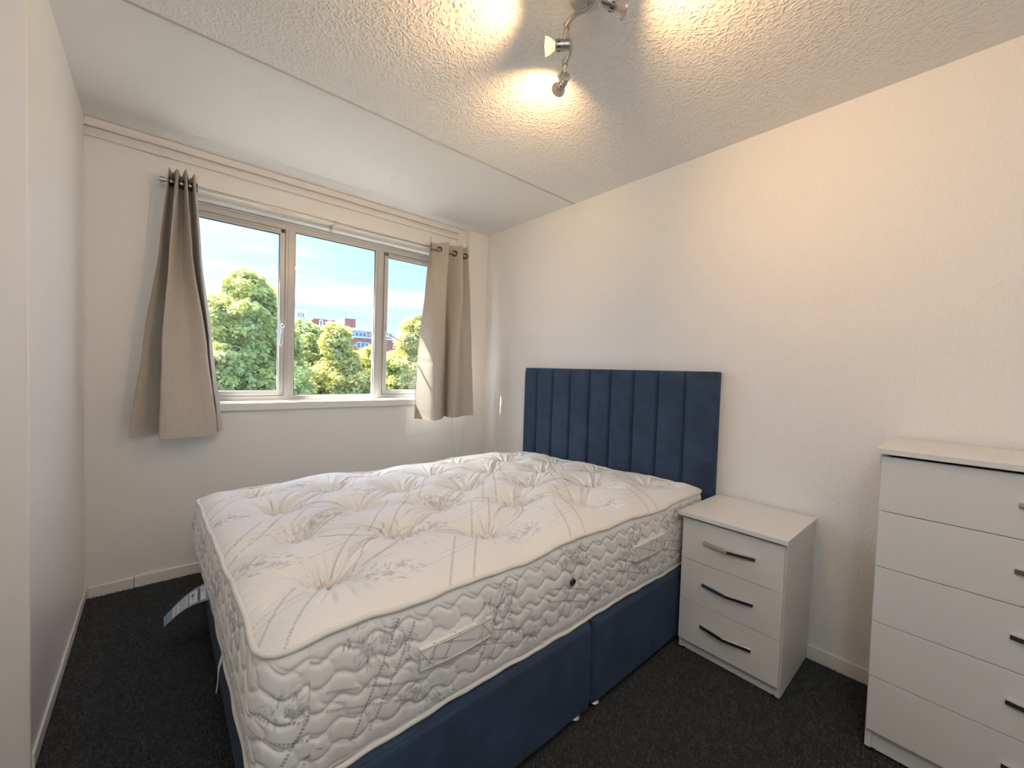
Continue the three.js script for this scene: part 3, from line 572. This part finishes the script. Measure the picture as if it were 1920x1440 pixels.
drawerUnit('bedside_cabinet', 'small white three-drawer bedside cabinet between the bed and the tall chest', { z0: 1.996, z1: 2.376, xf: 1.960, top: 0.605, lines: [0.578, 0.404, 0.229, 0.055], plinth: 0.05, handleSpan: 0.188, category: 'cabinet' });
drawerUnit('chest_of_drawers', 'tall white five-drawer chest cut off by the right edge', { z0: 2.610, z1: 3.350, xf: 1.966, top: 0.973, lines: [0.948, 0.776, 0.601, 0.425, 0.250, 0.077], plinth: 0.074, handleSpan: 0.19, category: 'chest' });

// ---------------------------------------------------------------- ceiling spotlight bar
{
  const g = thing('ceiling_spotlight', 'brushed steel ceiling spotlight bar with four halogen spots', 'ceiling light');
  const yb = 2.232, rose = V3(1.222, H, 1.985);
  const prof = [[0, 0], [0.052, 0], [0.052, -0.010], [0.046, -0.018], [0.012, -0.024], [0, -0.024]].map(([r, y]) => new THREE.Vector2(r, y));
  part('ceiling_rose', new THREE.LatheGeometry(prof, 36).translate(rose.x, rose.y, rose.z), M.steel, g);
  const path = [[1.342, 1.768], [1.318, 1.816], [1.303, 1.838], [1.292, 1.860], [1.262, 1.888], [1.216, 1.912], [1.196, 1.940], [1.192, 1.972], [1.206, 2.010], [1.204, 2.048], [1.170, 2.085], [1.130, 2.110], [1.100, 2.150], [1.094, 2.200]].map(([x, z]) => V3(x, yb, z));
  part('bar', tube(path, 0.0075, 110, 12), M.steel, g);
  part('bar_stem', join([rod(V3(1.205, yb, 2.010), V3(1.213, H - 0.02, 2.000), 0.008)]), M.steel, g);
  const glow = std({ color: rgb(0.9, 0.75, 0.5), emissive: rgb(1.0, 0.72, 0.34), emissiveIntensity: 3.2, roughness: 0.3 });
  const litGlass = phys({ color: rgb(0.95, 0.82, 0.55), emissive: rgb(1.0, 0.66, 0.22), emissiveIntensity: 1.0, roughness: 0.15, transmission: 0.3, thickness: 0 });
  const coated = phys({ color: rgb(0.62, 0.50, 0.42), roughness: 0.2, metalness: 0.25, clearcoat: 0.6 });
  const heads = [
    { foot: V3(1.205, yb, 1.924), at: V3(1.206, 2.186, 1.909), dir: V3(-0.72, -0.06, -0.69), lit: true, cd: 0.60 },
    { foot: V3(1.312, yb, 1.823), at: V3(1.322, 2.186, 1.812), dir: V3(0.42, 0.02, -0.91), cd: 0.78 },
    { foot: V3(1.186, yb, 2.070), at: V3(1.186, 2.186, 2.090), dir: V3(0.88, -0.12, 0.46), cd: 0.82 },
    { foot: V3(1.095, yb, 2.190), at: V3(1.095, 2.186, 2.195), dir: V3(-0.10, -0.97, -0.18), cd: 0.32 },
  ];
  for (const { foot, at, dir, lit, cd } of heads) {
    const d = dir.clone().normalize();
    part('stem', join([rod(foot, at, 0.006), rod(foot.clone().add(V3(0, -0.006, 0)), foot.clone().add(V3(0, 0.009, 0)), 0.0095)]), M.steel, g);
    // socket: can with slots, back cap towards the stem
    const can = [[0, -0.022], [0.0125, -0.022], [0.0150, -0.019], [0.0150, -0.004], [0.0142, -0.004], [0.0142, -0.002], [0.0155, -0.002], [0.0160, 0.024], [0.0110, 0.024], [0.0110, 0.018], [0, 0.018]].map(([r, y]) => new THREE.Vector2(r, y));
    const slots = Array.from({ length: 8 }, (_, k) => { const b = new THREE.BoxGeometry(0.003, 0.009, 0.0012); b.translate(0, 0.013, 0.0160); b.rotateY(k * Math.PI / 4); return b; });
    const head = part('spot_head', aim(new THREE.LatheGeometry(can, 26), at, d), M.steel, g);
    part('slot', aim(join(slots), at, d), M.blackPlastic, head);
    const cone = [[0.0095, 0.020], [0.0115, 0.026], [0.0175, 0.034], [0.0225, 0.043], [0.0247, 0.050], [0.0252, 0.053], [0.0240, 0.053], [0.0215, 0.044], [0.0165, 0.035], [0.0105, 0.027]].map(([r, y]) => new THREE.Vector2(r, y));
    part('bulb', aim(new THREE.LatheGeometry(cone, 30), at, d), lit ? litGlass : coated, head);
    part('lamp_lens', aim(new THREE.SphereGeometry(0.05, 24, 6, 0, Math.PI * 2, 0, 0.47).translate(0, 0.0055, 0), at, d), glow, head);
    const sp = new THREE.SpotLight(new THREE.Color(1.0, 0.60, 0.28), cd, 0, 1.15, 1.0, 2);
    sp.position.copy(at.clone().addScaledVector(d, 0.062)); sp.target.position.copy(at.clone().addScaledVector(d, 1)); sp.castShadow = true; sp.shadow.radius = 1;
    scene.add(sp, sp.target);
  }
}

// ---------------------------------------------------------------- added fill lamp: unseen opal globe behind the camera, brightens the room
{
  const g = thing('added_fill_globe', 'added opal globe fill light, unseen behind the camera', 'ceiling light');
  const c = V3(0.32, 2.04, 3.12);
  part('ceiling_rose', new THREE.CylinderGeometry(0.05, 0.055, 0.025, 28).translate(c.x, H - 0.0125, c.z), M.steel, g);
  part('stem', rod(V3(c.x, c.y + 0.12, c.z), V3(c.x, H - 0.02, c.z), 0.012), M.steel, g);
  part('globe', new THREE.SphereGeometry(0.13, 32, 20).translate(c.x, c.y, c.z), std({ color: rgb(0.9, 0.9, 0.88), emissive: rgb(1.0, 0.975, 0.94), emissiveIntensity: 2.0, roughness: 0.3 }), g);
  const l = new THREE.PointLight(new THREE.Color(1.0, 0.975, 0.94), 0.50, 0, 2); l.position.copy(c); l.castShadow = true; l.shadow.radius = 6; scene.add(l);
}

// ---------------------------------------------------------------- outside: ground, trees, buildings
{
  const grassTex = tex(512, 512, (x, y) => { const k = 0.7 + 0.6 * fbm(x / 30, y / 30, 7, 5); return fbm(x / 90, y / 90, 17, 3) > 0.52 ? [92 * k, 91 * k, 90 * k] : [74 * k, 80 * k, 58 * k]; }, { srgb: true, mx: 30, my: 30 });
  structure('ground', box(-90, -8.6, -160, 90, -8.0, -1.2), std({ map: grassTex, color: rgb(1, 1, 1), roughness: 1 }), 'grass and paths far below the window');

  const bark = std({ color: rgb(0.085, 0.065, 0.05), roughness: 0.95 });
  const leafGeo = (() => {
    const R = rng(61), list = [];
    for (let k = 0; k < 7; k++) {
      const L = 0.085 + 0.045 * R(), w = L * 0.36, g = new THREE.BufferGeometry();
      g.setAttribute('position', new THREE.Float32BufferAttribute([0, 0, 0, w, 0.012, L * 0.5, 0, -0.004, L, -w, 0.012, L * 0.5], 3));
      g.setAttribute('uv', new THREE.Float32BufferAttribute([0, 0, 1, 0.5, 0, 1, -1, 0.5], 2)); g.setIndex([0, 1, 2, 0, 2, 3]);
      const h = g.toNonIndexed(); h.rotateX((R() - 0.35) * 1.3); h.rotateY(k * 0.9 + R()); h.translate((R() - 0.5) * 0.09, (R() - 0.5) * 0.06, (R() - 0.5) * 0.09); h.computeVertexNormals(); list.push(h);
    }
    return mergeGeometries(list);
  })();
  const leaf = phys({ color: rgb(1, 1, 1), roughness: 0.75, transmission: 0.42, thickness: 0, specularIntensity: 0.4 });
  // blobs: [x, y, z, radius]; leaves sit in the outer shell of each, turned outwards and up
  function tree(label, base, blobs, seed, dens, tint) {
    const g = thing('tree', label, 'tree', 'trees outside the window'), R = rng(seed);
    const top = blobs.reduce((a, b) => (b[1] > a[1] ? b : a)), c = V3(base[0], -8, base[1]);
    part('trunk', tube([c, V3(c.x + 0.1, -5, c.z), V3(lerp(c.x, top[0], 0.4), -1.5, lerp(c.z, top[2], 0.5)), V3(top[0], top[1] - top[3], top[2])], 0.17, 24, 9), bark, g);
    const br = blobs.map((b) => tube([V3(lerp(c.x, b[0], 0.2), -3.2 + 0.3 * b[3], lerp(c.z, b[2], 0.3)), V3(lerp(c.x, b[0], 0.7), lerp(-3, b[1], 0.6), lerp(c.z, b[2], 0.7)), V3(b[0], b[1] + b[3] * 0.3, b[2])], 0.045, 12, 6));
    part('branches', join(br), bark, g);
    const m = [], cols = [], o = new THREE.Object3D(), col = new THREE.Color(), dirv = V3(0, 0, 0);
    // every blob is a bunch of smaller leafy boughs, with gaps between them
    const boughs = [];
    for (const [bx, by, bz, r] of blobs) {
      boughs.push([bx, by, bz, r * 0.62, 0.5]);
      for (let k = 0; k < 15; k++) { const th = R() * 6.283, cz = R() * 1.7 - 0.75, sr = Math.sqrt(Math.max(0, 1 - cz * cz)), q = r * (0.52 + 0.30 * R()), rr = r * (0.22 + 0.24 * R()); boughs.push([bx + sr * Math.cos(th) * q, by + cz * q, bz + sr * Math.sin(th) * q, rr, 1]); }
    }
    for (const [bx, by, bz, br_, share] of boughs) {
      const n = Math.round(dens * share * br_ * br_ * 0.62 + 6), shift = 0.82 + 0.36 * R();
      for (let k = 0; k < n; k++) {
        const th = R() * 6.283, cz = R() * 2 - 1, sr = Math.sqrt(1 - cz * cz); dirv.set(sr * Math.cos(th), cz, sr * Math.sin(th));
        const rr = br_ * (1.18 - 0.75 * R() * R()) * (0.8 + 0.4 * R());
        o.position.set(bx + dirv.x * rr * 1.15, by + dirv.y * rr * 0.72 - 0.12 * (dirv.x * dirv.x + dirv.z * dirv.z) * br_, bz + dirv.z * rr * 1.15);
        o.rotation.set((R() - 0.5) * 1.5 + dirv.z * 0.6, R() * 6.28, (R() - 0.5) * 1.5 - dirv.x * 0.6); o.scale.setScalar(0.6 + 0.75 * R()); o.updateMatrix(); m.push(o.matrix.clone());
        const q = shift * (0.72 + 0.5 * R()), yel = R() * R(); col.setRGB(Math.min(0.9, tint[0] * q * (1 + 0.35 * yel)), Math.min(0.9, tint[1] * q * (1 + 0.12 * yel)), tint[2] * q); cols.push(col.clone());
      }
    }
    const im = new THREE.InstancedMesh(leafGeo, leaf, m.length); m.forEach((q, i) => { im.setMatrixAt(i, q); im.setColorAt(i, cols[i]); });
    im.name = 'foliage'; im.userData.kind = 'stuff'; shade(im); g.add(im);
    return g;
  }
  // crowns given by where they stand: distance along -z, then x and height
  const eye = V3(0.268, 1.1726, 2.7977), fw = V3(0.6570, -0.0309, -0.7533), rt = V3(0.7539, 0.0321, 0.6562), up = V3(-0.0039, 0.9990, -0.0444);
  const spot = (px, py, z) => { const d = fw.clone().addScaledVector(rt, (px - 960) / 760).addScaledVector(up, (720 - py) / 760), t = (z - eye.z) / d.z; return [eye.x + d.x * t, eye.y + d.y * t, z, t]; };
  const crown = (z, list) => list.map(([px, py, pr, dz = 0]) => { const [x, y, zz, t] = spot(px, py, z + dz); return [+x.toFixed(2), +y.toFixed(2), zz, +(pr * t / 760).toFixed(2)]; });
  const G1 = [0.56, 0.60, 0.22], G2 = [0.44, 0.54, 0.25], G3 = [0.62, 0.63, 0.22];
  tree('tall bright green tree filling the left pane', [1.9, -8.4], crown(-8.4, [[468, 538, 34], [492, 575, 42, -0.4], [444, 590, 40, 0.3], [408, 572, 20, 0.2], [412, 625, 36], [470, 640, 58, -0.2], [520, 640, 42, -0.8], [420, 690, 52, 0.4], [490, 710, 60], [400, 760, 60, 0.5], [470, 800, 70], [350, 700, 60, 0.2], [330, 780, 70], [545, 720, 44, -0.9]]), 71, 1500, G1);
  tree('darker green tree at the left of the middle pane', [3.9, -11.5], crown(-11.5, [[572, 622, 26], [598, 640, 30, 0.2], [560, 665, 34], [600, 690, 42], [565, 740, 46], [620, 740, 46, 0.3], [590, 800, 60]]), 72, 1300, G2);
  tree('yellow-green tree with a pointed top in the middle pane', [4.9, -10.2], crown(-10.2, [[634, 622, 21], [628, 652, 28], [645, 680, 32], [615, 700, 32, 0.2], [650, 725, 44], [690, 735, 40, 0.2], [640, 790, 56]]), 73, 1400, G3);
  tree('leafy tree lower down at the right of the middle pane', [6.4, -12.6], crown(-12.6, [[690, 672, 26], [668, 690, 28], [710, 690, 28], [690, 720, 40], [725, 730, 40], [700, 790, 56]]), 74, 1300, G1);
  tree('bright tree behind the right-hand pane beside the curtain', [7.0, -9.6], crown(-9.6, [[782, 612, 24], [768, 648, 28], [800, 640, 40], [745, 680, 26], [770, 690, 42], [735, 720, 34], [810, 720, 60], [770, 770, 60], [850, 660, 60], [880, 740, 70]]), 75, 1400, G3);
  tree('tree in the row behind the others, mostly hidden', [7.5, -19], crown(-19, [[560, 690, 30], [610, 690, 28], [660, 682, 22], [700, 678, 22], [740, 684, 24], [640, 740, 50], [730, 740, 50], [560, 750, 50]]), 76, 420, G2);

  // brick buildings beyond the trees
  const brickTex = tex(256, 256, (x, y) => { const row = Math.floor(y / 16), mort = (y % 16) < 2 || ((x + (row & 1) * 16) % 32) < 2, k = 0.8 + 0.4 * hash2(Math.floor((x + (row & 1) * 16) / 32), row, 5); return mort ? [176, 160, 148] : [168 * k, 104 * k, 86 * k]; }, { srgb: true, mx: 1.8, my: 1.2 });
  const brick = std({ map: brickTex, color: rgb(1, 1, 1), roughness: 0.95 }), render = std({ color: rgb(0.72, 0.71, 0.68), roughness: 0.8 }), slab = std({ color: rgb(0.40, 0.40, 0.40), roughness: 0.8 });
  const winGlass = std({ color: rgb(0.18, 0.24, 0.28), roughness: 0.08 }), white = std({ color: rgb(0.8, 0.8, 0.78), roughness: 0.5 });
  function windowAt(parent, x0, x1, y0, y1, z, bars) {
    const f = part('window', join([box(x0, y0, z, x1, y0 + 0.09, z + 0.12), box(x0, y1 - 0.09, z, x1, y1, z + 0.12), ...Array.from({ length: bars + 1 }, (_, k) => { const x = lerp(x0, x1 - 0.09, k / bars); return box(x, y0, z, x + 0.09, y1, z + 0.12); })]), white, parent);
    for (let k = 0; k < bars; k++) { const a = lerp(x0, x1 - 0.09, k / bars) + 0.09, b = lerp(x0, x1 - 0.09, (k + 1) / bars); part('pane', box(a, y0 + 0.09, z + 0.02, b, y1 - 0.09, z + 0.05), winGlass, f); }
  }
  {
    const b = thing('apartment_building', 'red brick block with white top-floor windows and roof plant room', 'building');
    part('wall', box(17.2, -8, -61, 25.0, 4.95, -50), brick, b);
    part('upper_wall', box(17.5, 4.95, -61, 24.6, 5.80, -50.6), std({ color: rgb(0.46, 0.36, 0.28), roughness: 0.9 }), b);
    part('roof', join([box(17.3, 5.80, -61, 24.9, 5.95, -50.3), box(18.5, 5.95, -60, 21.6, 6.16, -50.5)]), white, b);
    part('parapet', box(17.1, 4.90, -61, 25.1, 5.02, -49.85), white, b);
    windowAt(b, 18.9, 21.0, 5.04, 5.72, -50.62, 4); windowAt(b, 21.4, 23.6, 5.04, 5.72, -50.62, 3); windowAt(b, 17.8, 18.5, 5.04, 5.6, -50.62, 2);
    windowAt(b, 19.4, 21.2, 3.5, 4.35, -50.02, 3); windowAt(b, 21.5, 22.9, 3.5, 4.35, -50.02, 2); windowAt(b, 17.6, 18.7, 3.5, 4.35, -50.02, 2);
    part('plant_room', box(18.35, 5.95, -55, 19.75, 7.38, -51.2), std({ map: brickTex, color: rgb(0.78, 0.72, 0.74), roughness: 0.95 }), b);
    for (const [x, h] of [[18.5, 1.05], [19.45, 0.6]]) part('antenna', join([rod(V3(x, 7.3, -51.8), V3(x, 7.38 + h, -51.8), 0.035), box(x - 0.22, 7.45 + h * 0.45, -51.86, x - 0.10, 7.38 + h, -51.74), box(x + 0.08, 7.42 + h * 0.4, -51.86, x + 0.20, 7.34 + h, -51.74)]), slab, b);
  }
  {
    const b = thing('apartment_building', 'brown brick block with a pale tower left of the plant room', 'building');
    part('wall', box(15.0, -8, -76, 22.5, 6.9, -64), brick, b);
    part('upper_wall', box(18.1, 6.9, -74, 21.6, 8.35, -64.5), std({ map: brickTex, color: rgb(0.62, 0.58, 0.56), roughness: 0.95 }), b);
    part('tower', box(15.3, 6.9, -74, 17.6, 8.1, -64.2), render, b);
    part('tower_top', join([box(15.6, 8.1, -72, 17.2, 9.3, -65), box(15.4, 9.3, -73, 17.4, 9.48, -64.8)]), render, b);
    windowAt(b, 15.9, 17.0, 8.3, 9.15, -64.98, 3); windowAt(b, 18.9, 19.5, 7.1, 8.2, -64.48, 1); windowAt(b, 20.1, 20.7, 7.1, 8.2, -64.48, 1);
  }
  {
    const b = thing('apartment_building', 'distant white block seen through the right-hand pane', 'building');
    part('wall', box(25.4, -8, -66, 29, 5.6, -54), render, b);
    part('roof', box(25.3, 5.6, -66, 29.2, 5.8, -53.8), slab, b);
    windowAt(b, 25.6, 26.8, 4.5, 5.4, -53.98, 3); windowAt(b, 27.3, 28.6, 4.5, 5.4, -53.98, 3);
  }
}

renderer.render(scene, camera);
